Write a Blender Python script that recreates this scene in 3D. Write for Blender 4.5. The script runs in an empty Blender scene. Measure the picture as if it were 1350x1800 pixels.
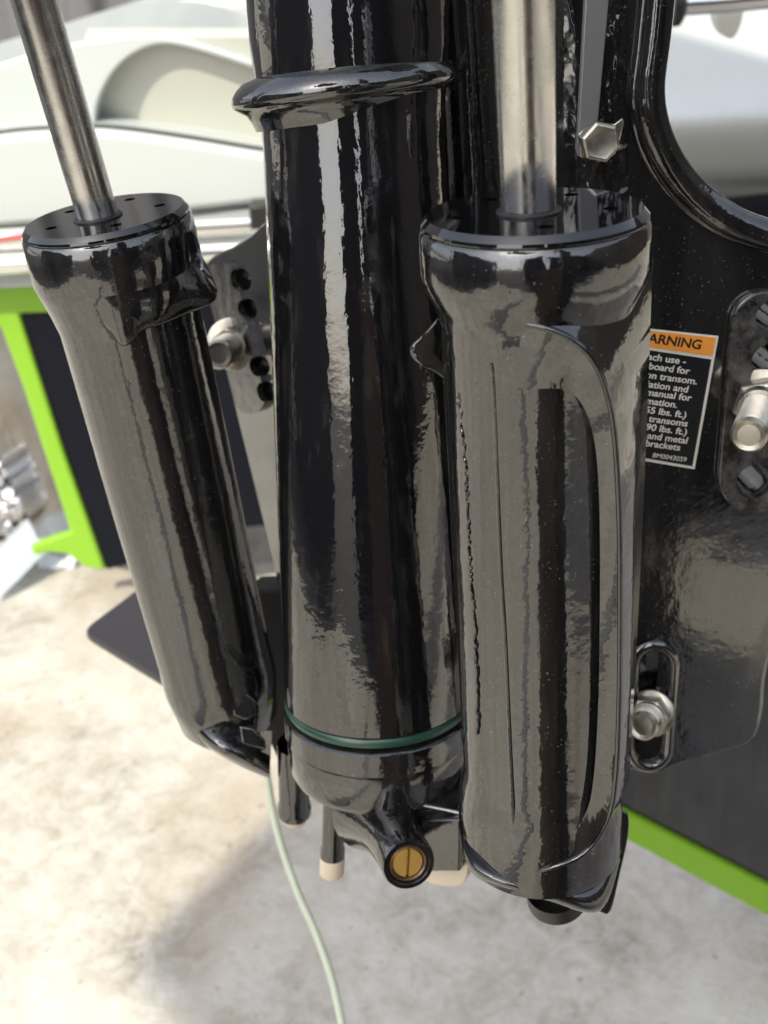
import bpy, bmesh, math, random
from mathutils import Vector, Matrix, noise
random.seed(7)
S = bpy.context.scene
COL = S.collection
rad = math.radians

# ------------------------------------------------------------------ camera
PITCH, ROLL, FPX, CAM_H = 29.4, 4.0, 2000.0, 0.85
R0 = Vector((1, 0, 0)); F = Vector((0, math.cos(rad(PITCH)), -math.sin(rad(PITCH)))); U0 = R0.cross(F)
CR = R0 * math.cos(rad(ROLL)) - U0 * math.sin(rad(ROLL))
CU = R0 * math.sin(rad(ROLL)) + U0 * math.cos(rad(ROLL))
EYE = Vector((0, 0, CAM_H))
cam_d = bpy.data.cameras.new('camera'); cam = bpy.data.objects.new('camera', cam_d); COL.objects.link(cam)
M = Matrix.Identity(4)
for i in range(3):
    M[i][0], M[i][1], M[i][2], M[i][3] = CR[i], CU[i], -F[i], EYE[i]
cam.matrix_world = M
cam_d.sensor_fit = 'VERTICAL'; cam_d.sensor_height = 36; cam_d.sensor_width = 27
cam_d.lens = FPX / 1800 * 36
cam_d.clip_start = 0.01; cam_d.clip_end = 200
cam_d.dof.use_dof = True; cam_d.dof.focus_distance = 0.355; cam_d.dof.aperture_fstop = 16
S.camera = cam
S.render.resolution_x, S.render.resolution_y = 768, 1024

# ------------------------------------------------------------------ light
SUN_EL, SUN_AZ = 46.0, (-0.52, -0.854)            # azimuth: horizontal direction towards the sun
world = bpy.data.worlds.new('World'); S.world = world; world.use_nodes = True
wn = world.node_tree
sky = wn.nodes.new('ShaderNodeTexSky'); sky.sky_type = 'NISHITA'; sky.sun_disc = False
sky.sun_elevation = rad(SUN_EL); sky.sun_rotation = math.atan2(SUN_AZ[0], SUN_AZ[1])
sky.dust_density = 2.5; sky.air_density = 1.0
hs = wn.nodes.new('ShaderNodeHueSaturation'); hs.inputs['Saturation'].default_value = 0.45
wn.links.new(sky.outputs[0], hs.inputs['Color']); wn.links.new(hs.outputs[0], wn.nodes['Background'].inputs[0])
wn.nodes['Background'].inputs[1].default_value = 0.15
sd = bpy.data.lights.new('sun', 'SUN'); sun = bpy.data.objects.new('sun', sd); COL.objects.link(sun)
sd.energy = 2.0; sd.angle = rad(0.5); sd.color = (1, 0.95, 0.76)
sv = Vector((SUN_AZ[0], SUN_AZ[1], 0)).normalized() * math.cos(rad(SUN_EL)) + Vector((0, 0, math.sin(rad(SUN_EL))))
sun.rotation_euler = sv.to_track_quat('Z', 'Y').to_euler(); sun.location = sv * 10
S.view_settings.view_transform = 'Standard'; S.view_settings.look = 'None'
S.view_settings.gamma = 1; S.view_settings.exposure = 1.16
S.render.engine = 'CYCLES'; S.cycles.use_denoising = True
S.cycles.max_bounces = 8; S.cycles.caustics_reflective = False; S.cycles.sample_clamp_indirect = 6

# ------------------------------------------------------------------ pixel rays onto real surfaces
def ray(px, py):
    return F + CR * ((px - 675) / FPX) + CU * ((900 - py) / FPX)
def P(px, py, d):
    return EYE + ray(px, py) * d
def on_plane(px, py, o, n):
    r = ray(px, py); return EYE + r * ((o - EYE).dot(n) / r.dot(n))
class Plane:
    def __init__(s, a, b, c):
        s.o = P(*a); q, r = P(*b), P(*c)
        s.n = (q - s.o).cross(r - s.o).normalized()
        if s.n.dot(EYE - s.o) < 0: s.n = -s.n
    def at(s, px, py, h=0.0):
        return on_plane(px, py, s.o + s.n * h, s.n)
class VPlane(Plane):
    def __init__(s, y, yaw=0.0, x=0.0, lean=0.0):
        s.o = Vector((x, y, 0.5)); s.n = Vector((math.sin(rad(yaw)), -math.cos(rad(yaw)), lean)).normalized()
class Axis:
    def __init__(s, A, B):
        s.A, s.B = A, B; s.w = (B - A).normalized(); s.L = (B - A).length
        m = (A + B) / 2; v = EYE - m; s.v = (v - s.w * v.dot(s.w)).normalized(); s.u = s.v.cross(s.w).normalized()
        if s.u.dot(CR) < 0: s.u = -s.u
    def frame(s, t=0.0):
        m = Matrix.Identity(4); o = s.A + s.w * t
        for i in range(3): m[i][0], m[i][1], m[i][2], m[i][3] = s.u[i], s.v[i], s.w[i], o[i]
        return m
    def pt(s, t, r=0, ang=0):   # ang 0 = towards the camera, + = right
        return s.A + s.w * t + (s.v * math.cos(ang) + s.u * math.sin(ang)) * r
    def s_front(s, py, r=0):    # length along the axis where the near side shows at pixel row py
        lo, hi = -0.5, 0.8
        for _ in range(60):
            m = (lo + hi) / 2; q = s.pt(m, r) - EYE
            y = 900 - FPX * q.dot(CU) / q.dot(F)
            if y < py: lo = m
            else: hi = m
        return lo
    def hit(s, px, py, r):      # point of the cylinder of radius r seen at the pixel (silhouette if missed)
        d = ray(px, py).normalized(); o = EYE - s.A
        dd = d - s.w * d.dot(s.w); oo = o - s.w * o.dot(s.w)
        a = dd.dot(dd); b = 2 * dd.dot(oo); c = oo.dot(oo) - r * r; D = b * b - 4 * a * c
        t = (-b - math.sqrt(max(D, 0))) / (2 * a)
        return EYE + d * t

# ------------------------------------------------------------------ objects
def link(o, parent=None):
    COL.objects.link(o)
    if parent is not None:
        o.parent = parent; o.matrix_parent_inverse = parent.matrix_world.inverted()
    return o
def root(name, loc, label, cat):
    o = bpy.data.objects.new(name, None); o.location = loc; COL.objects.link(o)
    o.matrix_world = Matrix.Translation(loc); o.empty_display_size = 0.05
    o['label'] = label; o['category'] = cat; return o
def tag(o, label, cat): o['label'] = label; o['category'] = cat; return o
def smooth(me, ang=40):
    for p in me.polygons: p.use_smooth = True
    try: me.set_sharp_from_angle(angle=rad(ang))
    except Exception: pass
def obj(name, bm, mat, parent=None, ang=40, bevel=0, seg=3, sub=0):
    bmesh.ops.recalc_face_normals(bm, faces=bm.faces[:])
    me = bpy.data.meshes.new(name); bm.to_mesh(me); bm.free()
    smooth(me, ang)
    if mat: me.materials.append(mat)
    o = bpy.data.objects.new(name, me); link(o, parent)
    if bevel:
        b = o.modifiers.new('bevel', 'BEVEL'); b.width = bevel; b.segments = seg; b.limit_method = 'ANGLE'; b.angle_limit = rad(35)
        b.harden_normals = False
    if sub:
        b = o.modifiers.new('sub', 'SUBSURF'); b.levels = b.render_levels = sub
    return o
def lathe_bm(ax, prof, seg=96, bm=None):
    bm = bm or bmesh.new(); rings = []
    for t, r in prof:
        if r < 1e-6: rings.append([bm.verts.new(ax.A + ax.w * t)])
        else: rings.append([bm.verts.new(ax.pt(t, r, 2 * math.pi * k / seg)) for k in range(seg)])
    for a, b in zip(rings, rings[1:]):
        for k in range(seg):
            k2 = (k + 1) % seg
            if len(a) == 1 and len(b) == 1: continue
            if len(a) == 1: bm.faces.new((a[0], b[k], b[k2]))
            elif len(b) == 1: bm.faces.new((a[k], b[0], a[k2]))
            else: bm.faces.new((a[k], b[k], b[k2], a[k2]))
    return bm
def lathe(name, ax, prof, mat, parent, seg=96, ang=35):
    return obj(name, lathe_bm(ax, prof, seg), mat, parent, ang)
def catmull(pts, n=8, closed=False):
    out = []; N = len(pts)
    rng = range(N if closed else N - 1)
    g = (lambda i: pts[i % N]) if closed else (lambda i: pts[max(0, min(N - 1, i))])
    for i in rng:
        a, b, c, d = g(i - 1), g(i), g(i + 1), g(i + 2)
        for k in range(n):
            t = k / n
            out.append(0.5 * ((2 * b) + (c - a) * t + (2 * a - 5 * b + 4 * c - d) * t * t + (3 * b - a - 3 * c + d) * t ** 3))
    if not closed: out.append(pts[-1].copy())
    return out
def cat2(pts, n=8):
    return [(v.x, v.y) for v in catmull([Vector((a, b, 0)) for a, b in pts], n)]
def tube_bm(path, r, seg=12, bm=None, rf=None):
    bm = bm or bmesh.new(); rings = []; up = None
    for i, p in enumerate(path):
        d = (path[min(i + 1, len(path) - 1)] - path[max(i - 1, 0)]).normalized()
        if up is None: up = d.orthogonal().normalized()
        up = (up - d * up.dot(d)).normalized(); s = d.cross(up)
        rr = rf(i / (len(path) - 1)) * r if rf else r
        rings.append([bm.verts.new(p + (up * math.cos(2 * math.pi * k / seg) + s * math.sin(2 * math.pi * k / seg)) * rr) for k in range(seg)])
    for a, b in zip(rings, rings[1:]):
        for k in range(seg): bm.faces.new((a[k], a[(k + 1) % seg], b[(k + 1) % seg], b[k]))
    bm.faces.new(rings[0][::-1]); bm.faces.new(rings[-1])
    return bm
def prism_bm(front, back, bm=None):
    bm = bm or bmesh.new()
    a = [bm.verts.new(p) for p in front]; b = [bm.verts.new(p) for p in back]; n = len(a)
    fs = [bm.faces.new(a), bm.faces.new(b[::-1])]
    for k in range(n): bm.faces.new((a[k], b[k], b[(k + 1) % n], a[(k + 1) % n]))
    return bm
def plate_bm(pl, pix, thick, h=0.0, bm=None):
    f = [pl.at(x, y, h) for x, y in pix]
    return prism_bm(f, [p - pl.n * thick for p in f], bm)
def box_bm(lo, hi, bm=None):
    bm = bm or bmesh.new()
    v = [bm.verts.new((x, y, z)) for x in (lo[0], hi[0]) for y in (lo[1], hi[1]) for z in (lo[2], hi[2])]
    for f in ((0, 1, 3, 2), (4, 6, 7, 5), (0, 4, 5, 1), (2, 3, 7, 6), (0, 2, 6, 4), (1, 5, 7, 3)): bm.faces.new([v[i] for i in f])
    return bm
def cut(o, cutters, ang=12):
    """Boolean holes, baked into the mesh."""
    tmp = []
    for bm in cutters:
        bmesh.ops.recalc_face_normals(bm, faces=bm.faces[:])
        me = bpy.data.meshes.new('cutter'); bm.to_mesh(me); bm.free()
        c = bpy.data.objects.new('cutter', me); COL.objects.link(c); tmp.append(c)
        m = o.modifiers.new('cut', 'BOOLEAN'); m.operation = 'DIFFERENCE'; m.object = c; m.solver = 'EXACT'
    dg = bpy.context.evaluated_depsgraph_get(); dg.update()
    me = bpy.data.meshes.new_from_object(o.evaluated_get(dg))
    o.modifiers.clear(); o.data = me; smooth(me, ang)
    for c in tmp:
        d = c.data; bpy.data.objects.remove(c); bpy.data.meshes.remove(d)
def cyl_axis(c, n, r0=0):
    a = Axis.__new__(Axis); a.A = c; a.w = n.normalized(); a.L = 1
    a.v = a.w.orthogonal().normalized(); a.u = a.v.cross(a.w); return a
def obround(cx0, cy0, cx1, cy1, hw, n=14):
    d = Vector((cx1 - cx0, cy1 - cy0)).normalized(); q = Vector((-d.y, d.x)); out = []
    for k in range(n + 1):
        t = math.pi * k / n; out.append(Vector((cx1, cy1)) + (q * math.cos(t) + d * math.sin(t)) * hw)
    for k in range(n + 1):
        t = math.pi * k / n; out.append(Vector((cx0, cy0)) + (-q * math.cos(t) - d * math.sin(t)) * hw)
    return [(v.x, v.y) for v in out]

# ------------------------------------------------------------------ materials
def mat(name, color, rough=0.5, metal=0.0, ior=1.5, coat=0.0, spec=0.5):
    m = bpy.data.materials.new(name); m.use_nodes = True
    b = m.node_tree.nodes['Principled BSDF']
    b.inputs['Base Color'].default_value = (*color, 1); b.inputs['Roughness'].default_value = rough
    b.inputs['Metallic'].default_value = metal; b.inputs['IOR'].default_value = ior
    b.inputs['Coat Weight'].default_value = coat; b.inputs['Specular IOR Level'].default_value = spec
    b.inputs['Coat Roughness'].default_value = 0.03
    return m
class N:
    def __init__(s, m): s.m = m; s.t = m.node_tree; s.b = s.t.nodes['Principled BSDF']; s.tc = s.t.nodes.new('ShaderNodeTexCoord')
    def new(s, k, **kw):
        n = s.t.nodes.new(k)
        for a, v in kw.items(): setattr(n, a, v)
        return n
    def ln(s, a, b): s.t.links.new(a, b)
    def noise(s, scale, detail=2, rough=0.5, stretch=None, dist=0.0, rot=None):
        n = s.new('ShaderNodeTexNoise'); n.inputs['Scale'].default_value = scale; n.inputs['Detail'].default_value = detail
        n.inputs['Roughness'].default_value = rough; n.inputs['Distortion'].default_value = dist
        mp = s.new('ShaderNodeMapping'); s.ln(s.tc.outputs['Object'], mp.inputs[0]); s.ln(mp.outputs[0], n.inputs['Vector'])
        if stretch: mp.inputs['Scale'].default_value = stretch
        if rot: mp.inputs['Rotation'].default_value = rot
        return n.outputs[0]
    def ramp(s, x, stops):
        r = s.new('ShaderNodeValToRGB'); e = r.color_ramp.elements
        while len(e) < len(stops): e.new(0.5)
        for el, (p, c) in zip(e, stops):
            el.position = p; el.color = (c, c, c, 1) if isinstance(c, (int, float)) else (*c, 1)
        s.ln(x, r.inputs[0]); return r.outputs[0]
    def math(s, op, a, b):
        n = s.new('ShaderNodeMath', operation=op)
        for i, x in enumerate((a, b)):
            if isinstance(x, (int, float)): n.inputs[i].default_value = x
            else: s.ln(x, n.inputs[i])
        return n.outputs[0]
    def mix(s, f, a, b):
        n = s.new('ShaderNodeMix', data_type='RGBA'); 
        for i, x in ((0, f), (6, a), (7, b)):
            if isinstance(x, tuple): n.inputs[i].default_value = (*x, 1)
            elif isinstance(x, (int, float)): n.inputs[i].default_value = x
            else: s.ln(x, n.inputs[i])
        return n.outputs[2]
    def bump(s, hs):
        prev = None
        for h, dist, strength in hs:
            n = s.new('ShaderNodeBump'); n.inputs['Distance'].default_value = dist; n.inputs['Strength'].default_value = strength
            s.ln(h, n.inputs['Height'])
            if prev: s.ln(prev, n.inputs['Normal'])
            prev = n.outputs[0]
        s.ln(prev, s.b.inputs['Normal']); 
        return prev

def black_paint(name, rough=0.07, peel=1.0, lump=1.0, drip=1.0, ior=2.05, base=(0.006, 0.006, 0.007)):
    m = mat(name, base, rough, 0, ior, 0, 0.5); n = N(m)
    fine = n.noise(620, 2); peel_n = n.noise(210, 2, 0.55); big = n.noise(55, 3, 0.5)
    run = n.noise(120, 3, 0.6, (1, 1, 0.09))
    pit = n.ramp(n.noise(480, 1), [(0.0, 0.0), (0.70, 0.0), (0.78, 1.0)])
    n.bump([(big, 0.0012, 0.28 * lump), (run, 0.0006, 0.24 * drip), (peel_n, 0.00035, 0.24 * peel), (fine, 0.00012, 0.22 * peel), (pit, 0.0003, 0.05 * lump)])
    film = n.ramp(n.noise(110, 5, 0.72, (1, 1, 0.11)), [(0.42, base), (0.82, (0.032, 0.031, 0.028))])
    speck = n.ramp(n.noise(1150, 1, 0.4), [(0.72, 0.0), (0.76, 1.0)])
    n.ln(n.mix(n.math('MULTIPLY', speck, 0.5), film, (0.22, 0.21, 0.19)), n.b.inputs['Base Color'])
    r = n.ramp(n.noise(70, 4, 0.65, (1, 1, 0.3)), [(0.3, rough * 0.6), (0.55, rough), (0.75, rough * 2.6)])
    n.ln(r, n.b.inputs['Roughness'])
    return m
BLACK = black_paint('gloss_black_paint')
TUBEB = black_paint('gloss_black_tube_paint', 0.035, 0.9, 0.8, 1.5)
n = N(TUBEB); d = n.ramp(n.noise(150, 5, 0.7, (1, 1, 0.07)), [(0.55, (0.006, 0.006, 0.007)), (0.80, (0.035, 0.035, 0.032))]); n.ln(d, n.b.inputs['Base Color'])
ROUGHB = black_paint('rough_cast_black_paint', 0.06, 1.4, 1.5, 0.5, 1.9)
PLATEB = black_paint('black_bracket_paint', 0.08, 0.45, 0.5, 0.3, 2.4)
CAPB = mat('machined_black_cap', (0.004, 0.004, 0.005), 0.05, 0, 1.8)
PADB = black_paint('dusty_black_paint', 0.22, 1.0, 1.5, 0.3, 1.8)
n = N(PADB); n.ln(n.ramp(n.noise(140, 5, 0.7), [(0.4, (0.008, 0.008, 0.009)), (0.7, (0.11, 0.105, 0.095))]), n.b.inputs['Base Color'])
MATTB = mat('matt_black', (0.006, 0.006, 0.006), 0.6, 0, 1.3)
SATIN = mat('satin_black', (0.015, 0.014, 0.013), 0.42, 0, 1.5)

def steel(name, col, rough, streak=1.0):
    m = mat(name, col, rough, 1.0); n = N(m)
    st = n.noise(900, 3, 0.6, (1, 1, 0.02)); ring = n.noise(500, 2, 0.5, (0.05, 0.05, 3))
    n.bump([(st, 0.00006, 0.4 * streak), (ring, 0.00003, 0.35 * streak)])
    n.ln(n.ramp(n.noise(160, 3, 0.6), [(0.35, rough * 0.8), (0.7, rough * 1.35)]), n.b.inputs['Roughness'])
    n.ln(n.ramp(n.noise(60, 3, 0.6, (1, 1, 0.15)), [(0.3, tuple(c * 0.82 for c in col)), (0.7, col)]), n.b.inputs['Base Color'])
    return m
ROD = steel('polished_steel_rod', (0.70, 0.69, 0.66), 0.24)
BOLT = steel('zinc_bolt_steel', (0.56, 0.52, 0.44), 0.34, 1.5)
STRIP = mat('dull_metal_strip', (0.16, 0.16, 0.16), 0.5, 0.35)
CHROME = mat('rail_chrome', (0.8, 0.8, 0.78), 0.08, 1.0)
BRASS = mat('brass_screw', (0.66, 0.40, 0.10), 0.42, 0.55)
GREENRING = mat('green_seal', (0.018, 0.065, 0.042), 0.3, 0, 1.6)
TIP = mat('cream_plastic', (0.72, 0.62, 0.47), 0.55)
ORANGE = mat('sticker_orange', (0.95, 0.36, 0.05), 0.45)
LABELBLACK = mat('sticker_black', (0.008, 0.01, 0.012), 0.35)
LABELWHITE = mat('sticker_white', (0.80, 0.77, 0.68), 0.5)
LABELTEXT = mat('sticker_text_black', (0.01, 0.01, 0.01), 0.5)
WHITE = mat('white_gelcoat', (0.50, 0.53, 0.525), 0.25, 0, 1.5)
CREAM = mat('cream_gelcoat', (0.52, 0.52, 0.46), 0.3)
NAVY = mat('dark_navy_gelcoat', (0.004, 0.005, 0.010), 0.25, 0, 1.25)
GREYG = black_paint('dark_hull_gelcoat', 0.09, 0.15, 0.5, 0.1, 1.85)
LIME = mat('lime_gelcoat', (0.22, 0.44, 0.025), 0.3)
RED = mat('red_rail_insert', (0.45, 0.02, 0.03), 0.35)
CORDM = mat('pale_green_cord', (0.62, 0.68, 0.52), 0.5)
FIN = mat('dark_plate_paint', (0.06, 0.052, 0.049), 0.4, 0, 1.6)
FOIL = mat('crumpled_foil', (0.75, 0.75, 0.78), 0.18, 1.0)
PLAS = mat('pale_plastic', (0.72, 0.78, 0.84), 0.2)
# concrete
CONC = mat('concrete', (0.4, 0.38, 0.34), 0.75); n = N(CONC)
c1 = n.ramp(n.noise(5.5, 7, 0.66, dist=0.6), [(0.30, (0.20, 0.175, 0.14)), (0.44, (0.41, 0.375, 0.315)), (0.56, (0.54, 0.505, 0.445)), (0.72, (0.66, 0.635, 0.575))])
c2 = n.ramp(n.noise(34, 6, 0.74, dist=1.0), [(0.40, 0.0), (0.62, 1.0)])
c3 = n.ramp(n.noise(75, 3, 0.6), [(0.66, 0.0), (0.72, 1.0)])
c4 = n.ramp(n.noise(2.3, 5, 0.6, dist=1.0), [(0.50, 0.0), (0.68, 1.0)])
cc = n.mix(n.math('MULTIPLY', c2, 0.7), c1, (0.62, 0.60, 0.56))
c5 = n.ramp(n.noise(11, 8, 0.75, dist=2.5), [(0.485, 0.0), (0.50, 1.0), (0.515, 0.0)])
cc = n.mix(n.math('MULTIPLY', c5, 0.35), cc, (0.22, 0.20, 0.17))
cc = n.mix(n.math('MULTIPLY', c4, 0.6), cc, (0.34, 0.25, 0.17))
cc = n.mix(n.math('MULTIPLY', c3, 0.6), cc, (0.16, 0.14, 0.13))
n.ln(cc, n.b.inputs['Base Color'])
n.bump([(n.noise(40, 6, 0.7), 0.004, 0.4), (c3, 0.002, 0.3)])
TIN = mat('grey_corrugated_steel', (0.13, 0.127, 0.135), 0.4, 0.0)
BROWN = mat('brown_rubber', (0.15, 0.10, 0.072), 0.6)
DARKW = mat('dark_timber_cladding', (0.035, 0.030, 0.028), 0.7)
GREYW = mat('grey_cladding', (0.10, 0.10, 0.115), 0.6)

# ------------------------------------------------------------------ setting
def structure(name, bm, m, **k):
    o = obj(name, bm, m, None, **k); o['kind'] = 'structure'; return o
bm = bmesh.new()
g = [bm.verts.new(v) for v in ((-40, -40, 0), (40, -40, 0), (40, 40, 0), (-40, 40, 0))]; bm.faces.new(g)
structure('floor', bm, CONC)
DARKG = mat('asphalt', (0.045, 0.045, 0.047), 0.85); n = N(DARKG)
n.ln(n.ramp(n.noise(60, 5, 0.7), [(0.35, (0.03, 0.03, 0.032)), (0.7, (0.075, 0.073, 0.07))]), n.b.inputs['Base Color'])
for lo, hi in (((-30, -30), (-1.75, 4.0)), ((-1.75, -30), (30, -1.7))):
    bm = bmesh.new(); bm.faces.new([bm.verts.new((x, y, 0.004)) for x, y in ((lo[0], lo[1]), (hi[0], lo[1]), (hi[0], hi[1]), (lo[0], hi[1]))])
    structure('ground', bm, DARKG)  # unseen dark sheets added so distant floor reflects dark in the paint
# corrugated shed wall beyond the boat
bm = bmesh.new(); pv = None; x = -4.0
while x < 4.0:
    y = 3.4 + 0.02 * max(-0.6, min(0.6, math.sin(x * 2 * math.pi / 0.17))) * 1.6
    a, b = bm.verts.new((x, y, 0)), bm.verts.new((x, y, 3.0))
    if pv: bm.faces.new((pv[0], a, b, pv[1]))
    pv = (a, b); x += 0.0125
structure('wall', bm, TIN, ang=60)
# unseen panel added overhead to shade the bracket and the near floor
Q = Vector((-0.261, 0.71)); e1 = Vector((0.6, 0.8)); e2 = Vector((0.58, -0.815)); ZR = 3.2
off = Vector((sv.x, sv.y)) * (ZR / sv.z)
c = Q + off; pts = [c, c + e1 * 1.53, c + e1 * 1.53 + e2 * 1.35, c + e2 * 1.35]
structure('roof', prism_bm([Vector((p.x, p.y, ZR)) for p in pts], [Vector((p.x, p.y, ZR + 0.05)) for p in pts]), TIN)
structure('pillar', box_bm((0.55, -1.5, 0), (0.85, -1.2, ZR - 0.002)), DARKW)  # unseen post added behind the camera as something to reflect
structure('floor_mat', box_bm((0.02, -1.1, 0.004), (0.32, 0.20, 0.016)), BROWN)  # unseen brown strip added for the brown band reflected in the rams
structure('floor_mat', box_bm((-0.50, -1.3, 0.004), (-0.40, 0.22, 0.014)), GREYW)  # unseen grey strip added to put a streak in the reflections
structure('workbench', box_bm((-0.02, -1.0, 0.02), (0.215, -0.28, 0.78)), BROWN)  # unseen brown block added behind the camera, reflected as a brown band
structure('tool_cabinet', box_bm((0.225, -1.0, 0.02), (0.36, -0.285, 0.80)), DARKW)  # unseen dark block added so the right plate reflects black
for lo, hi, m in (((-9, -3.9, 0), (-4.2, -3.7, 2.3), GREYW), ((-1.25, -3.6, 0), (-1.2, -3.4, 2.3), GREYW), ((-1.25, -3.5, 0), (0.15, -3.3, 2.4), DARKW), ((0.32, -3.5, 0), (6, -3.3, 2.3), DARKW), ((3.4, -3.3, 0), (3.6, 3.0, 2.4), DARKW), ((-3.0, -2.6, 0), (-2.8, 0.6, 1.7), GREYW)):
    structure('wall', box_bm(lo, hi), m)  # unseen walls added for the paint to reflect, gap placed for a streak

# ------------------------------------------------------------------ boat behind the bracket
boat = root('boat', Vector((0, 1.4, 0)), 'white boat with lime green stripes and dark hull behind the black bracket', 'boat')
YB = 1.25
def slab(name, pix, y, thick, m, bevel=0.02, parent=boat, yaw=0, lean=0, sub=0):
    pl = VPlane(y, yaw, 0, lean)
    return obj(name, plate_bm(pl, pix, thick), m, parent, 50, bevel, 4, sub)
top = cat2([(-140, 262), (0, 236), (90, 228), (180, 226), (300, 240), (460, 266), (620, 290)], 6)
slab('deck_edge', top + [(620, 352), (450, 362), (300, 380), (0, 404), (-140, 418)], YB - 0.03, 0.5, WHITE, 0.022)
obj('deck_seam', tube_bm([VPlane(YB - 0.022).at(x, y - 3) for x, y in top], 0.0028, 10), SATIN, boat)
outer = cat2([(-160, 165), (0, 112), (120, 78), (250, 62), (330, 72), (450, 108), (620, 160)], 6)
inner = cat2([(620, 178), (450, 122), (340, 87), (280, 79), (232, 97), (196, 132), (172, 182), (166, 232)], 6)
slab('cockpit_moulding', outer + inner + [(-160, 262)], YB, 0.35, WHITE, 0.018)
slab('recess_panel', [(150, 250), (150, 60), (620, 60), (620, 300)], YB + 0.07, 0.02, CREAM, 0.004, lean=-0.25)
slab('coaming', [(-160, 146), (0, 100), (170, 46), (350, -6), (480, -50), (960, -50), (960, 330), (-160, 330)], YB + 0.5, 0.4, WHITE, 0.03)
# right part of the deck: leans back above, tucks under below
bm = bmesh.new(); rows = []
for (ya, yb, Y) in ((350, 345, 1.32), (300, 292, 1.26), (248, 225, 1.205), (222, 190, 1.20), (190, 150, 1.22), (60, 20, 1.42), (-80, -80, 1.6)):
    rows.append([bm.verts.new(VPlane(Y).at(900 + (1560 - 900) * k / 6, ya + (yb - ya) * k / 6)) for k in range(7)])
for a, b in zip(rows, rows[1:]):
    for k in range(6): bm.faces.new((a[k], a[k + 1], b[k + 1], b[k]))
obj('deck_side', bm, WHITE, boat, 180, 0, 3, 2)
# rub rail
def bar(name, y0, y1, r, m, Y, x0=-150, x1=640):
    pts = [VPlane(Y).at(x0 + (x1 - x0) * k / 10, y0 + (y1 - y0) * k / 10) for k in range(11)]
    return obj(name, tube_bm(pts, r, 20), m, boat)
bar('rub_rail', 430, 382, 0.0105, CHROME, YB - 0.05, x1=620)
bar('rail_insert', 438, 382, 0.0035, RED, YB - 0.058, x1=330)
bar('rub_rail', 470, 428, 0.013, CHROME, YB - 0.048, x1=620)
slab('rail_backing', [(-150, 415), (620, 350), (620, 480), (-150, 515)], YB - 0.02, 0.04, WHITE, 0.004)
slab('rail_fitting', [(437, 362), (475, 360), (475, 402), (440, 406)], YB - 0.075, 0.03, SATIN, 0.003)
# transom and stripes
slab('transom', [(25, 540), (-20, 500), (1500, 345), (1500, 800), (700, 900), (420, 930), (255, 987), (187, 1003)], YB, 0.05, NAVY, 0.003)
slab('transom_stripe', [(-140, 492), (560, 440), (560, 520), (140, 548), (33, 552), (110, 790), (186, 1004), (150, 998), (118, 975), (86, 972), (62, 978), (52, 963), (75, 952), (100, 943), (124, 936), (112, 900), (74, 785), (40, 680), (0, 575), (-140, 560)], YB - 0.006, 0.012, LIME, 0.004)
bm = prism_bm([VPlane(YB + 0.004).at(*p) for p in ((-150, 545), (10, 545), (135, 945))] + [VPlane(YB + 0.10).at(66, 948), VPlane(YB + 0.12).at(0, 808), VPlane(YB + 0.2).at(-150, 500)],
              [VPlane(YB + 0.3).at(*p) for p in ((-150, 545), (10, 545), (120, 925), (66, 925), (0, 800), (-150, 500))])
obj('hull_side', bm, GREYG, boat, 30)
YS = 0.60
slab('hull_sponson', [(900, 1150), (1560, 1150), (1560, 1690), (1350, 1571), (1107, 1440), (900, 1335)], YS, 0.05, GREYG, 0.003)
slab('sponson_stripe', [(900, 1322), (1107, 1432), (1350, 1558), (1560, 1672), (1560, 1738), (1350, 1613), (1105, 1480), (900, 1376)], YS - 0.006, 0.03, LIME, 0.003)
# chrome grab rail at the top right, with the bracket it ends in
ra = VPlane(1.05)
obj('grab_rail', tube_bm([ra.at(1185, 8), ra.at(1280, 2), ra.at(1420, -12)], 0.0095, 24), CHROME, boat)
obj('rail_flange', lathe_bm(cyl_axis(ra.at(1178, 10), ra.at(1280, 2) - ra.at(1178, 10)), [(0, 0), (0, 0.017), (0.008, 0.017), (0.012, 0.011), (0.014, 0)], 32), SATIN, boat)
slab('drain_fitting', cat2([(1256, 18), (1262, 45), (1275, 64), (1290, 66), (1302, 45), (1308, 18)], 5), 1.12, 0.02, CREAM, 0.004)

# ------------------------------------------------------------------ small things on the floor
tip = P(152, 1107, 0.78); hz = Plane.__new__(Plane); hz.o = tip; hz.n = Vector((0.05, -0.12, 1)).normalized()
tri = [hz.at(*q) for q in [(159, 1096), (272, 1012), (345, 957), (400, 1000), (420, 1276), (326, 1222), (160, 1120)]]
tri = tri[:1] + tri[1:] + [hz.at(152, 1113), hz.at(151, 1106)]
tag(obj('trim_tab', prism_bm(tri, [p - hz.n * 0.006 for p in tri]), FIN, None, 30, 0.0015), 'flat dark grey plate with a rounded corner sticking out behind the leaning ram', 'metal plate')
pts = catmull([P(462, 1290, 0.66), P(471, 1375, 0.66), P(490, 1470, 0.66), P(520, 1560, 0.655), P(555, 1640, 0.65), P(583, 1720, 0.645), P(601, 1800, 0.64), P(622, 1900, 0.63), P(650, 2050, 0.60)], 10)
tag(obj('hanging_cord', tube_bm(pts, 0.0022, 10), CORDM, None), 'thin pale green cord curving down past the bracket above the floor', 'cord')
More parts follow.
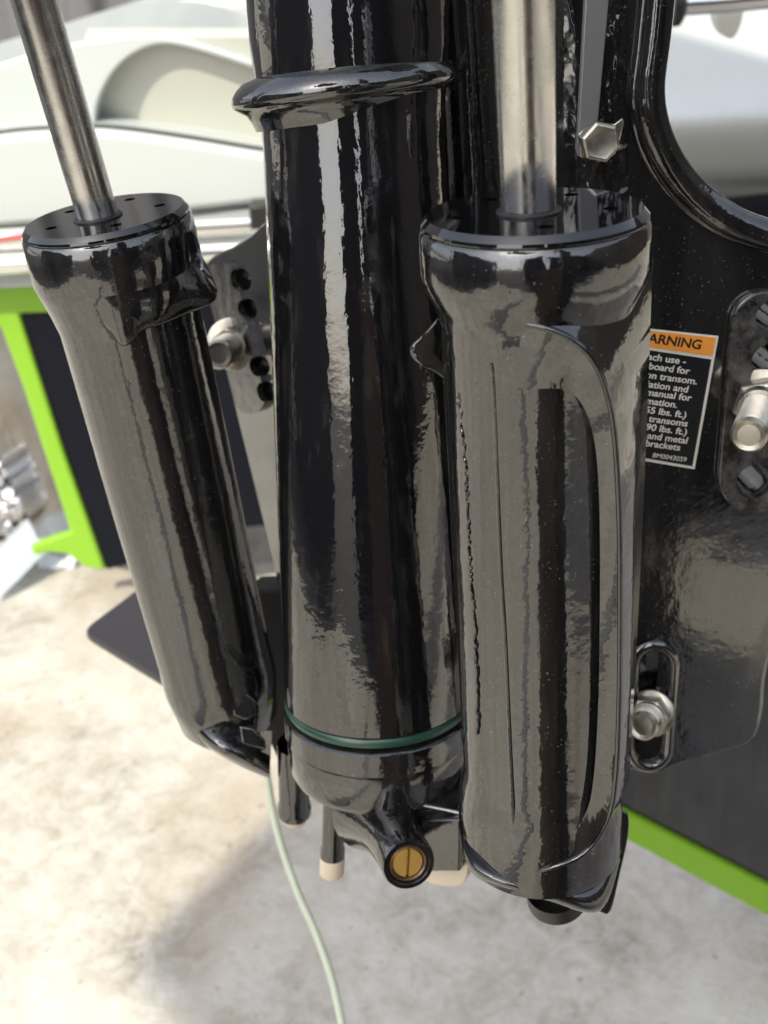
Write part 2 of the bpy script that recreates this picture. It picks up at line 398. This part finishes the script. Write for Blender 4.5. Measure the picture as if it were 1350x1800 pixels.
# crumpled foil heap and plastic strip at the far left
bm = bmesh.new(); bmesh.ops.create_icosphere(bm, subdivisions=5, radius=1)
cpt = on_plane(-30, 985, Vector((0, 0, 0.0)), Vector((0, 0, 1)))
for v in bm.verts:
    p = v.co.copy(); d = 1 + 0.35 * noise.noise(p * 2.2) + 0.22 * abs(noise.noise(p * 5.5)) + 0.12 * noise.noise(p * 11)
    v.co = Vector((p.x * 0.085 * d, p.y * 0.07 * d, max(0, p.z * 0.11 * d + 0.02))) + cpt + Vector((0.0, 0.12, 0.0))
tag(obj('crumpled_foil', bm, FOIL, None, 20), 'heap of crumpled silver foil on the floor beside the dark hull', 'foil')
pts = [on_plane(x, y, Vector((0, 0, z)), Vector((0, 0, 1))) for x, y, z in ((-40, 1020, .02), (0, 985, .035), (35, 950, .05), (56, 930, .06))]
bm = bmesh.new(); rows = []
for i, p in enumerate(catmull(pts, 6)):
    rows.append([bm.verts.new(p + Vector((0.0, 0.0, 1)) * (0.02 * math.sin(k / 6 * math.pi)) + Vector((0.045 * (k / 6 - 0.3), -0.075 * (k / 6 - 0.5), -0.012 * k / 6))) for k in range(7)])
for a, b in zip(rows, rows[1:]):
    for k in range(6): bm.faces.new((a[k], a[k + 1], b[k + 1], b[k]))
bmesh.ops.solidify(bm, geom=bm.faces[:], thickness=0.003)
tag(obj('plastic_strip', bm, PLAS, None, 60), 'pale blue plastic strip lying on the floor in front of the foil', 'plastic strip')
bm = bmesh.new(); bmesh.ops.create_icosphere(bm, subdivisions=4, radius=1)
cpt = on_plane(112, 990, Vector((0, 0, 0.0)), Vector((0, 0, 1)))
for v in bm.verts:
    p = v.co.copy(); d = 1 + 0.3 * noise.noise(p * 2.6)
    v.co = Vector((p.x * 0.036 * d, p.y * 0.022 * d, max(0, p.z * 0.016 * d + 0.006))) + cpt
tag(obj('plastic_bag', bm, PLAS, None, 60), 'scrap of white plastic under the green hull corner', 'plastic scrap')

# ------------------------------------------------------------------ the bracket
br = root('outboard_bracket', P(700, 1500, 0.47), 'glossy black outboard motor bracket with two trim rams and a thick swivel tube', 'outboard bracket')

# --- right mounting plate
PR = Plane((1150, 300, .385), (1150, 1350, .49), (1350, 700, .4225))
arc = cat2([(1172, -60), (1160, 60), (1150, 150), (1158, 215), (1180, 270), (1215, 320), (1262, 362), (1320, 395), (1420, 425)], 6)
low = cat2([(1440, 600), (1400, 1000), (1352, 1170), (1342, 1255), (1322, 1305), (1270, 1325), (1200, 1345), (1150, 1362), (1100, 1352)], 5)
pix = [(905, -60)] + arc + low + [(905, 1340)]
plate_r = obj('mounting_plate', plate_bm(PR, pix, 0.014), PLATEB, br, 40, 0.0022, 3)
# rounded rim along the cut-out and the raised casting left of it
rimp = [PR.at(x - 9, y + 4, 0.001) for x, y in arc]
obj('plate_rim', tube_bm(rimp, 0.0052, 18), ROUGHB, plate_r)
rimp = [PR.at(x - 34, y + 16, 0.000) for x, y in arc]
obj('plate_rim', tube_bm(rimp, 0.0026, 12), ROUGHB, plate_r)
def lumpy(name, pl, x0, y0, x1, y1, h, m, par, nx=70, ny=90, amp=0.0004, f=260, edge=4):
    bm = bmesh.new(); g = []
    for j in range(ny + 1):
        row = []
        for i in range(nx + 1):
            a, b = i / nx, j / ny; q = pl.at(x0 + (x1 - x0) * a, y0 + (y1 - y0) * b, 0)
            e = min(1, min(a, 1 - a, b, 1 - b) * edge)
            row.append(bm.verts.new(q + pl.n * ((h + amp * (noise.noise(q * f) + 0.6 * noise.noise(q * f * 2.3))) * e - 0.001 * (1 - e))))
        g.append(row)
    for j in range(ny):
        for i in range(nx): bm.faces.new((g[j][i], g[j][i + 1], g[j + 1][i + 1], g[j + 1][i]))
    return obj(name, bm, m, par, 180)
lumpy('cast_web', PR, 975, -70, 1122, 470, 0.0012, ROUGHB, plate_r)
# metal strip with a hex bolt
strip_px = [(1032, -60), (1076, -60), (1050, 232), (1046, 262), (1018, 277), (1013, 262), (1016, 236)]
obj('metal_strip', plate_bm(PR, strip_px, 0.003, 0.012), STRIP, br, 40, 0.0005, 2)
hb = PR.at(1048, 246, 0.012); hax = cyl_axis(hb, PR.n)
obj('tab_washer', prism_bm(*[[PR.at(x, y, h) for x, y in ((1016, 236), (1040, 214), (1080, 218), (1094, 207), (1097, 216), (1090, 244), (1082, 270), (1064, 284), (1042, 276), (1020, 277))] for h in (0.0135, 0.012)]), BOLT, br, 40, 0.0004, 2)
head = lathe_bm(hax, [(0.001, 0), (0.001, 0.0066), (0.0066, 0.0066), (0.0075, 0.0056), (0.0072, 0.0048), (0.0073, 0)], 6)
hexb = obj('hex_bolt', head, BOLT, br, 25, 0.0003, 2)
# slotted pad with holes
pad_px = obround(1348, 575, 1326, 842, 62)
pad = obj('slot_pad', plate_bm(PR, pad_px, 0.004, 0.0038), PADB, plate_r, 40, 0.0012, 3)
holes = [(1357, 556, 28), (1350, 634, 29), (1334, 730, 26), (1326, 846, 31)]
def cyls(pl, hs, h0, h1, hexa=32):
    out = []
    for x, y, r in hs:
        c = pl.at(x, y, 0.0035) + pl.n * (h1 - 0.0035); rr = r * (c - EYE).dot(F) / FPX
        out.append(lathe_bm(cyl_axis(c, pl.n), [(0, 0), (0, rr), (h0 - h1, rr), (h0 - h1, 0)], hexa))
    return out
cut(pad, cyls(PR, holes, 0.02, -0.02)); cut(plate_r, cyls(PR, holes, 0.02, -0.0105) + [plate_bm(PR, obround(1150, 1165, 1140, 1310, 24), 0.02, 0.012)])
# slot rim at the bottom
rp = obround(1150, 1168, 1140, 1312, 35, 16); rp.append(rp[0])
obj('slot_rim', tube_bm([PR.at(x, y, 0.0008) for x, y in rp], 0.0024, 12), PLATEB, plate_r)
# bolts
def bolt(base, end, rs, rw, rn, m=BOLT):
    ax = Axis(base, end); L = ax.L; prof = [(-0.004, 0), (-0.004, rs)]
    t = 0.0
    while t < L - 0.0018:
        prof += [(t, rs), (t + 0.0007, rs * 0.84)]; t += 0.0014
    prof += [(L - 0.0015, rs), (L, rs * 0.84), (L - 0.0004, rs * 0.6), (L - 0.0002, 0)]
    b = lathe('bolt', ax, prof, m, br, 40, 15)
    obj('washer', lathe_bm(ax, [(0.0002, 0), (0.0002, rw), (0.0022, rw), (0.0026, rw * 0.95), (0.0026, 0)], 48), m, b)
    nm = lathe_bm(ax, [(0.0024, 0), (0.0024, rn), (0.0105, rn), (0.0115, rn * 0.88), (0.0115, 0)], 6)
    nut = obj('nut', nm, m, b, 25, 0.0004, 2)
    obj('nut_collar', lathe_bm(ax, [(0.0114, rs * 0.98), (0.0114, rn * 0.82), (0.0145, rs * 1.18), (0.0147, rs * 0.98)], 40), m, b)
    return b
b0 = PR.at(1340, 702, 0.004); bolt(b0, b0 + (P(1316, 766, 0.378) - b0), 0.0062, 0.0118, 0.0098)
b0 = PR.at(1145, 1252, 0.002); bolt(b0, b0 + (P(1130, 1277, 0.452) - b0), 0.0060, 0.0098, 0.0086)
# warning sticker
q = [PR.at(x, y, 0.0004) for x, y in ((1118, 572), (1263, 590), (1221, 824), (1080, 800))]
SU = (PR.at(1262, 590) - PR.at(1148, 577)).normalized(); SN = PR.n; SV = SN.cross(SU)
def quad(pix, h, t=0.0003): return plate_bm(PR, pix, t, h)
st = obj('warning_sticker', quad(((1086, 572), (1263, 591), (1221, 825), (1066, 799)), 0.0004), LABELWHITE, br, 30)
obj('sticker_header', quad(((1086, 575.5), (1259, 594), (1252.5, 626), (1084, 602)), 0.0006), ORANGE, st, 30)
obj('sticker_panel', quad(((1083, 607), (1250.5, 632), (1217, 819.5), (1066, 793.5)), 0.0006), LABELBLACK, st, 30)
def text(s, px, py, size, m, bold=0.0, squeeze=1.0):
    cu = bpy.data.curves.new('lettering', 'FONT'); cu.body = s; cu.size = size; cu.align_x = 'RIGHT'; cu.extrude = 0.00004; cu.offset = bold
    t = bpy.data.objects.new('lettering_source', cu); COL.objects.link(t)
    dg = bpy.context.evaluated_depsgraph_get(); me = bpy.data.meshes.new_from_object(t.evaluated_get(dg))
    bpy.data.objects.remove(t); bpy.data.curves.remove(cu)
    o = PR.at(px, py, 0.00066)
    # baseline direction follows the sticker (7 degrees down to the right)
    bu = (PR.at(px, py) - PR.at(px - 60, py - 60 * 0.135)).normalized(); bv = SN.cross(bu)
    if bv.dot(CU) < 0: bv = -bv
    for v in me.vertices: v.co = o + bu * (v.co.x * squeeze) + bv * v.co.y + SN * v.co.z
    me.materials.append(m); ob = bpy.data.objects.new('lettering', me); link(ob, st)
text('WARNING', 1232, 614, 0.0048, LABELTEXT, 0.00011, 1.1)
for s, x, y in (('each use -', 1205, 641), ('outboard for', 1211, 658), ('on transom.', 1225, 676), ('installation and', 1209, 690), ('manual for', 1214, 705),
                ('information.', 1190, 717), ('(55 lbs. ft.)', 1206, 735), ('and transoms', 1208, 750), ('(90 lbs. ft.)', 1207, 765), ('s and metal', 1208, 780), ('jack brackets', 1195, 792)):
    text(s, x, y, 0.00355, LABELWHITE, 0.00006, 1.14)
text('8M0043059', 1206, 812, 0.0027, LABELWHITE, 0.0, 1.05)

# --- left mounting plate
PL = Plane((400, 450, .53), (440, 1000, .61), (470, 600, .515))
ptop = cat2([(560, 360), (500, 374), (462, 392), (440, 412), (405, 434), (372, 450), (359, 472), (360, 510)], 5)
plate_l = obj('mounting_plate', plate_bm(PL, ptop + [(374, 560), (420, 750), (462, 920), (500, 1080), (560, 1110)], 0.012), PLATEB, br, 40, 0.0018, 3)
plate_l['label'] = 'second black mounting plate half hidden behind the leaning ram'
padl = obj('slot_pad', plate_bm(PL, obround(388, 488, 438, 700, 27), 0.003, 0.003), PADB, plate_l, 12)
hl = []
def ell(pl, x, y, rx, ry, tilt):
    return plate_bm(pl, [(x + rx * math.cos(a) * math.cos(tilt) - ry * math.sin(a) * math.sin(tilt), y + rx * math.cos(a) * math.sin(tilt) + ry * math.sin(a) * math.cos(tilt)) for a in [2 * math.pi * k / 28 for k in range(28)]], 0.016, 0.01)
hp = [(393, 497, 12, 20), (405, 549, 11, 18), (427, 650, 12, 18), (439, 695, 11, 18)]
cut(padl, [ell(PL, *h, -0.3) for h in hp]); cut(plate_l, [ell(PL, *h, -0.3) for h in hp])
b0 = PL.at(410, 604, 0.003); bolt(b0, b0 + (P(384, 624, 0.500) - b0), 0.0066, 0.0125, 0.0090)

# --- swivel tube
TT, TB = P(620, 200, .40), P(668, 1292, .482)
SA = Axis(TT + (TT - TB) * 0.30, TB); s0 = SA.s_front
sc, se = s0(190, .033), s0(1300, .038)
tube = lathe('swivel_tube', SA, [(-0.02, 0.0345), (s0(60, .034), 0.0345), (s0(130, .034), 0.0335), (sc, 0.0325), (sc + 0.012, 0.0322), (s0(600, .034), 0.0340), (s0(1000, .036), 0.0368), (se - 0.006, 0.0388), (se - 0.001, 0.0388), (se, 0.038), (se, 0.02)], TUBEB, br, 128)
lathe('seal_ring', SA, [(se - 0.001, 0.03), (se, 0.0384), (se + 0.0010, 0.0391), (se + 0.0024, 0.0392), (se + 0.0036, 0.0386), (se + 0.005, 0.03)], GREENRING, tube, 128)
ec = lathe('tube_end_cap', SA, [(se + 0.0046, 0.03), (se + 0.0052, 0.0378), (se + 0.0066, 0.0396), (se + 0.0160, 0.0397), (se + 0.0164, 0.0390), (se + 0.0174, 0.0392), (se + 0.0310, 0.0388), (se + 0.0345, 0.0372), (se + 0.038, 0.030), (se + 0.039, 0.0)], BLACK, tube, 128)
cc_ = P(604, 158, 0.398); tilt = Matrix.Rotation(rad(-5.5), 4, F) @ SA.w.to_4d()
ca = cyl_axis(cc_, Vector(tilt[:3]))
lathe('collar', ca, [(-0.0075, 0.030), (-0.0060, 0.0350), (-0.0040, 0.0374), (-0.0020, 0.0390), (0.0002, 0.0396), (0.0019, 0.0390), (0.0030, 0.0372), (0.0044, 0.0350), (0.0070, 0.0336), (0.010, 0.0326), (0.010, 0.028)], BLACK, tube, 128, 60)
hb2 = box_bm((0.0, 0.40, 1.03), (0.26, 0.62, 1.20)); bmesh.ops.bevel(hb2, geom=hb2.edges[:], offset=0.03, segments=4, affect='EDGES')
obj('engine_housing', hb2, BLACK, br)
# casting rib and web to the right of the tube
rib = Axis(P(815, -70, .405), P(845, 420, .45)); lathe('swivel_rib', rib, [(-0.02, 0.012), (rib.L * 0.3, 0.0105), (rib.L * 0.7, 0.012), (rib.L, 0.014)], ROUGHB, br, 48)
PW = Plane((800, 200, .44), (800, 1300, .52), (1000, 700, .475))
obj('swivel_web', plate_bm(PW, [(700, -70), (1000, -70), (1010, 1330), (690, 1330)], 0.02), PLATEB, br, 40, 0.002)
PW2 = Plane((480, 1000, .56), (480, 1300, .60), (560, 1000, .55))
obj('swivel_web', plate_bm(PW2, [(425, 1040), (620, 1030), (620, 1345), (500, 1345), (486, 1335), (440, 1235)], 0.02), MATTB, br, 40, 0.002)
# studs below
def stud(a, b, c, r, rt):
    A1, B1, C1 = P(*a), P(*b), P(*c); ax = Axis(A1, C1); L1 = (B1 - A1).length
    s = lathe('stud', ax, [(-0.02, r), (L1 * 0.8, r), (L1 * 0.86, r * 1.12), (L1 + 0.001, r * 1.12), (L1 + 0.001, 0)], BLACK, br, 40)
    obj('stud_tip', lathe_bm(ax, [(L1, 0), (L1, rt), (ax.L - 0.001, rt * 0.97), (ax.L, rt * 0.85), (ax.L, 0)], 40), TIP, s)
stud((516, 1360, .515), (517, 1426, .53), (518, 1442, .535), 0.0070, 0.0056)
stud((588, 1400, .478), (584, 1506, .490), (583, 1536, .495), 0.0048, 0.0055)
# angled valve with a slotted brass screw
VA = Axis(P(676, 1440, .4655), P(719, 1520, .430))
vL = VA.L; vr = 0.0104
va = lathe('valve_housing', VA, [(-0.01, 0.020), (0.006, 0.0128), (vL * 0.42, 0.0114), (vL * 0.7, vr), (vL - 0.0015, vr), (vL, vr * 0.95), (vL, vr * 0.80), (vL - 0.001, vr * 0.74), (vL - 0.006, vr * 0.70), (vL - 0.006, 0)], BLACK, br, 64)
ring = lathe('valve_ring', VA, [(vL - 0.004, vr * 0.71), (vL - 0.0012, vr * 0.72), (vL - 0.0006, vr * 0.66), (vL - 0.0012, vr * 0.60), (vL - 0.005, vr * 0.58)], mat('dark_bronze', (0.16, 0.10, 0.06), 0.35, 0.6), va, 64)
scr = lathe('brass_screw', VA, [(vL - 0.006, vr * 0.57), (vL - 0.0016, vr * 0.57), (vL - 0.0010, vr * 0.53), (vL - 0.0010, 0)], BRASS, va, 48)
up = (CU - VA.w * CU.dot(VA.w)).normalized(); sd_ = VA.w.cross(up); c0 = VA.pt(vL)
cut(scr, [prism_bm(*[[c0 + up * a * 0.008 + sd_ * b * 0.0006 + VA.w * h for a, b in ((-1, -1), (1, -1), (1, 1), (-1, 1))] for h in (-0.0032, 0.002)])])
PV = Plane((780, 1440, .452), (780, 1530, .46), (810, 1480, .452))
blk = obj('valve_block', plate_bm(PV, [(632, 1424), (700, 1405), (812, 1428), (809, 1533), (745, 1533), (700, 1520), (650, 1470), (622, 1440)], 0.03), BLACK, br, 40, 0.0012)
blk2 = obj('block_plug', plate_bm(PV, cat2([(742, 1520), (745, 1545), (760, 1556), (800, 1560), (818, 1550), (823, 1520)], 4), 0.02, -0.004), TIP, blk, 40, 0.0015)
obj('block_face', plate_bm(PV, [(738, 1443), (808, 1441), (807, 1528), (742, 1528)], 0.004, 0.001), BLACK, blk, 40, 0.0006)

# --- trim rams
def cap_holes(ax, t, r, angs, rh):
    return [lathe_bm(cyl_axis(ax.pt(t + 0.004, r, a), -ax.w), [(0, 0), (0, rh), (0.012, rh), (0.012, 0)], 20) for a in angs]
def ram(Aq, Bq, prof, cap_r, rod_pts, rod_r, lab):
    ax = Axis(P(*Aq), P(*Bq)); s = ax.s_front
    body = lathe('trim_ram', ax, prof(ax, s), BLACK, br, 112)
    body['label'] = lab
    cap = lathe('ram_cap', ax, [(0.0, 0.006), (0.0, cap_r * 0.945), (0.0004, cap_r * 0.957), (0.0018, cap_r * 0.995), (0.0026, cap_r), (0.0031, cap_r * 0.992), (0.0034, cap_r * 0.95), (0.012, cap_r * 0.94), (0.012, 0.006)], CAPB, body, 112, 25)
    cut(cap, cap_holes(ax, 0, cap_r * 0.66, (0.15, 1.45, 2.6, -1.3, -2.5), 0.0021), 28)
    ra_, rb_ = P(*rod_pts[0]), P(*rod_pts[1]); d = (ra_ - rb_).normalized()
    rax = Axis(ra_ - d * 0.012, rb_)
    rax = Axis(rb_, ra_); 
    rod = lathe('ram_rod', rax, [(0, rod_r), (rax.L + 0.010, rod_r)], ROD, body, 96)
    q0 = ra_ + rax.w * ((ax.A - ra_).dot(ax.w) / rax.w.dot(ax.w)); sx = cyl_axis(q0, -ax.w)
    obj('rod_seal', lathe_bm(sx, [(-0.001, rod_r * 1.20), (0.0004, rod_r * 1.19), (0.0009, rod_r * 1.12), (0.0009, rod_r * 1.0), (-0.001, rod_r * 0.99)], 64), SATIN, body)
    return ax, body
def prof_r(ax, s):
    h0, h1 = s(548, .031), s(612, .027); e0, e1, e2 = s(1425, .026), s(1500, .028), s(1575, .027)
    return [(0.0034, 0.024), (0.0034, 0.0304), (0.0043, 0.0311), (0.009, 0.0315), (h0 - 0.004, 0.0316), (h0, 0.0308), ((h0 + h1) / 2, 0.0282), (h1, 0.0264), (s(900, .026), 0.0262), (e0, 0.0258), (e0 + 0.006, 0.0268), (e1, 0.0284), (e2, 0.0285), (e2 + 0.002, 0.026), (e2 + 0.002, 0)]
RA, rr = ram((938, 369, .306), (950, 1560, .416), prof_r, 0.0308, ((929, 352, .3025), (918, -60, .262)), 0.0074, 'nearer upright trim ram with a raised side flange')
def prof_l(ax, s):
    h0, h1 = s(530, .031), s(598, .027); e0, e1, e2 = s(1205, .023), s(1250, .024), s(1325, .022)
    return [(0.0034, 0.024), (0.0034, 0.0302), (0.0043, 0.0309), (0.009, 0.0313), (h0 - 0.004, 0.0314), (h0, 0.0304), ((h0 + h1) / 2, 0.0284), (h1, 0.0268), (s(900, .025), 0.0262), (e0, 0.0250), (e0 + 0.006, 0.0254), (e1, 0.0254), (e2 - 0.006, 0.0225), (e2, 0.0185), (e2 + 0.004, 0.010), (e2 + 0.005, 0)]
LA, lr = ram((184, 377, .413), (414, 1300, .532), prof_l, 0.0305, ((168, 366, .408), (45, -50, .362)), 0.0074, 'farther trim ram leaning in from the side')

# flange of the upright ram
inn = cat2([(880, 700), (930, 686), (985, 684), (1012, 697), (1034, 735), (1048, 800), (1054, 920), (1054, 1100), (1051, 1250), (1043, 1370), (1028, 1432), (985, 1486), (915, 1500)], 6)
out = cat2([(870, 565), (940, 572), (1000, 594), (1040, 630), (1066, 686), (1081, 770), (1089, 920), (1090, 1100), (1088, 1250), (1082, 1370), (1066, 1445), (1015, 1508), (905, 1540)], 6)
bk = cat2([(1010, 440), (1080, 450), (1138, 470), (1141, 540), (1138, 640), (1134, 760), (1127, 920), (1119, 1100), (1111, 1250), (1104, 1370), (1098, 1440), (1060, 1500), (960, 1528)], 6)
def wfade(t):
    a = max(0, min(1, t / 0.30)); b = max(0, min(1, (1 - t) / 0.22)); return (a * a * (3 - 2 * a)) * (b * b * (3 - 2 * b)) * 0.9 + 0.1 * min(1, t / 0.05, (1 - t) / 0.05)
bm = bmesh.new(); rows = []
nI = len(inn)
for i in range(nI):
    t = i / (nI - 1)
    wgt = wfade(t)
    a0 = RA.hit(*inn[i], 0.0255); a1 = RA.hit(*inn[i], 0.0258 + 0.0022 * wgt)
    o1 = RA.hit(*out[i], 0.0268 + 0.0062 * wgt)
    e = (o1 - a1); o1b = o1 + RA.u * 0.0006 - RA.v * 0.0006
    bx, by = bk[i]
    wk = min(1, t / 0.08) * min(1, (1 - t) / 0.10)
    k0 = RA.hit(bx, by, 0.0300 + 0.0035 * wk) - RA.v * (0.017 * wk) + RA.u * (0.0022 * wk)
    rows.append([bm.verts.new(p) for p in (a0, a1, a1.lerp(o1, 0.5) + RA.v * 0.0002, o1, o1.lerp(k0, 0.35) + RA.u * 0.0012 * wgt, k0, k0 - RA.v * 0.02 - RA.u * 0.004, RA.pt((k0 - RA.A).dot(RA.w), 0.004))])
for a, b in zip(rows, rows[1:]):
    for k in range(len(a) - 1): bm.faces.new((a[k], a[k + 1], b[k + 1], b[k]))
bm.faces.new(rows[0]); bm.faces.new(rows[-1][::-1])
fl = obj('ram_flange', bm, BLACK, rr, 32, 0.0009, 3)
# ridge bead on its outer edge
obj('flange_bead', tube_bm([Vector(RA.hit(*out[i], 0.0268 + 0.0062 * wfade(i / (nI - 1)))) for i in range(nI)], 0.0009, 10), ROUGHB, rr)
# casting seam
sp = cat2([(864, 640), (868, 700), (880, 1000), (886, 1100), (893, 1250), (900, 1400), (906, 1500), (909, 1570)], 8)
obj('casting_seam', tube_bm([RA.hit(x, y, 0.0264) for x, y in sp], 0.0005, 8), ROUGHB, rr)
random.seed(11)
fp = [RA.hit(x + random.uniform(-1.6, 1.6), y, 0.0262 + random.uniform(0, 0.0002)) for x, y in cat2([(806, 690), (813, 760), (820, 850), (824, 930), (827, 1010), (834, 1080), (838, 1180), (840, 1290)], 14)]
rk = [random.uniform(0.6, 1.25) for _ in range(200)]
obj('casting_flash', tube_bm(catmull(fp, 3), 0.0004, 8, None, lambda t: rk[int(t * 99)]), ROUGHB, rr)
# ear on its left
def slug(name, pix, d0, d1, m, par, bevel=0.0015, sub=0):
    return obj(name, prism_bm([P(x, y, d0) for x, y in pix], [P(x, y, d1) for x, y in pix]), m, par, 45, bevel, 4, sub)
def skirt(ax, low, upp, rl, ru, m, par, lip=0.0035, nn=8):
    """A sleeve lip: runs from the head down to a free lower edge, with a turned-in underside."""
    lo, up = cat2(low, nn), cat2(upp, nn); rls = [v for v, _ in cat2([(r, 0) for r in rl], nn)]
    bm = bmesh.new(); rows = []
    for (x, y), (a, b), r in zip(lo, up, rls):
        L = ax.hit(x, y, r); H = ax.hit(a, b, ru); t = (L - ax.A).dot(ax.w); c = ax.A + ax.w * t; inw = (c - L).normalized()
        row = [H + (ax.A + ax.w * (H - ax.A).dot(ax.w) - H).normalized() * 0.002, H]
        for k in (0.25, 0.5, 0.75, 0.93): row.append(H.lerp(L, k) - inw * (0.0012 * math.sin(k * math.pi)))
        row += [L + inw * 0.0006, L + inw * lip + ax.w * 0.001, L + inw * 0.012 - ax.w * 0.003]
        rows.append([bm.verts.new(p) for p in row])
    for a, b in zip(rows, rows[1:]):
        for k in range(len(a) - 1): bm.faces.new((a[k], a[k + 1], b[k + 1], b[k]))
    bm.faces.new(rows[0]); bm.faces.new(rows[-1][::-1])
    return obj('ram_skirt', bm, m, par, 50)
ep = cat2([(768, 560), (744, 588), (724, 606), (721, 620), (731, 636), (764, 656), (806, 678), (830, 640), (820, 590), (794, 552)], 4)
obj('ram_ear', prism_bm([P(x, y, 0.324 + max(0, x - 745) * 0.00012 + (y - 552) * 0.00009) for x, y in ep], [P(x, y, 0.352) for x, y in ep]), BLACK, rr, 50, 0.0042, 5)
# foot and lug of the upright ram
def ribbon(name, curves, m, par, n=8, thick=0):
    cs = [catmull([P(*q) for q in c], n) for c in curves]
    k = len(cs[0]); cols = [catmull([c[i] for c in cs], 5) for i in range(k)]
    bm = bmesh.new(); g = [[bm.verts.new(p) for p in c] for c in cols]
    for a, b in zip(g, g[1:]):
        for q in range(len(a) - 1): bm.faces.new((a[q], a[q + 1], b[q + 1], b[q]))
    return obj(name, bm, m, par, 60)
ribbon('ram_foot', [[(820, 1415, .415), (842, 1470, .402), (900, 1500, .397), (960, 1508, .397), (1025, 1490, .402), (1072, 1425, .412)],
                    [(811, 1445, .401), (824, 1512, .388), (888, 1548, .381), (958, 1562, .382), (1045, 1572, .388), (1086, 1490, .400)],
                    [(811, 1460, .408), (828, 1532, .397), (884, 1563, .390), (957, 1582, .390), (1054, 1602, .395), (1090, 1515, .405)],
                    [(815, 1450, .430), (835, 1528, .425), (888, 1556, .42), (957, 1574, .42), (1050, 1590, .425), (1080, 1500, .43)]], BLACK, rr)
lug = slug('ram_lug', cat2([(1076, 1432), (1090, 1424), (1104, 1432), (1104, 1470), (1090, 1535), (1074, 1600), (1058, 1604), (1048, 1590), (1060, 1520)], 4), 0.405, 0.425, BLACK, rr, 0.0015)
slug('ram_lug', obround(1078, 1505, 1068, 1562, 6), 0.4045, 0.41, SATIN, rr, 0)  # dark inset standing in for the shade inside the lug's slot
fa = Axis(P(975, 1560, .43), P(981, 1586, .436)); lathe('foot_pin', fa, [(0, 0.011), (fa.L * 0.7, 0.0115), (fa.L, 0.0095), (fa.L, 0)], SATIN, rr, 48)
# head lugs and shoe of the leaning ram
skirt(LA, [(180, 575), (198, 592), (217, 610), (240, 596), (253, 581), (290, 570), (335, 550), (374, 534), (384, 515), (374, 492), (357, 474)],
      [(150, 490), (165, 497), (185, 505), (205, 505), (228, 503), (262, 497), (300, 485), (328, 470), (338, 458), (344, 445), (346, 432)],
      [0.0268, 0.0275, 0.0285, 0.0288, 0.0288, 0.0290, 0.0305, 0.0355, 0.0378, 0.0372, 0.0345], 0.0310, BLACK, lr)
ribbon('ram_shoe', [[(335, 1160, .535), (358, 1220, .515), (398, 1262, .505), (448, 1280, .508), (478, 1285, .52)],
                    [(324, 1190, .522), (342, 1262, .505), (385, 1308, .494), (438, 1335, .497), (475, 1345, .508)],
                    [(320, 1200, .530), (333, 1272, .515), (365, 1313, .506), (420, 1346, .508), (474, 1369, .515)],
                    [(326, 1195, .550), (338, 1262, .545), (370, 1300, .54), (424, 1332, .54), (474, 1350, .545)]], BLACK, lr)
slug('shoe_notch', [(403, 1222), (428, 1214), (450, 1232), (452, 1256), (430, 1266), (410, 1258)], 0.4935, 0.52, BLACK, lr, 0.0008)
slug('shoe_notch', [(420, 1275), (445, 1280), (466, 1300), (468, 1318), (440, 1312), (425, 1308)], 0.4985, 0.52, BLACK, lr, 0.0008)
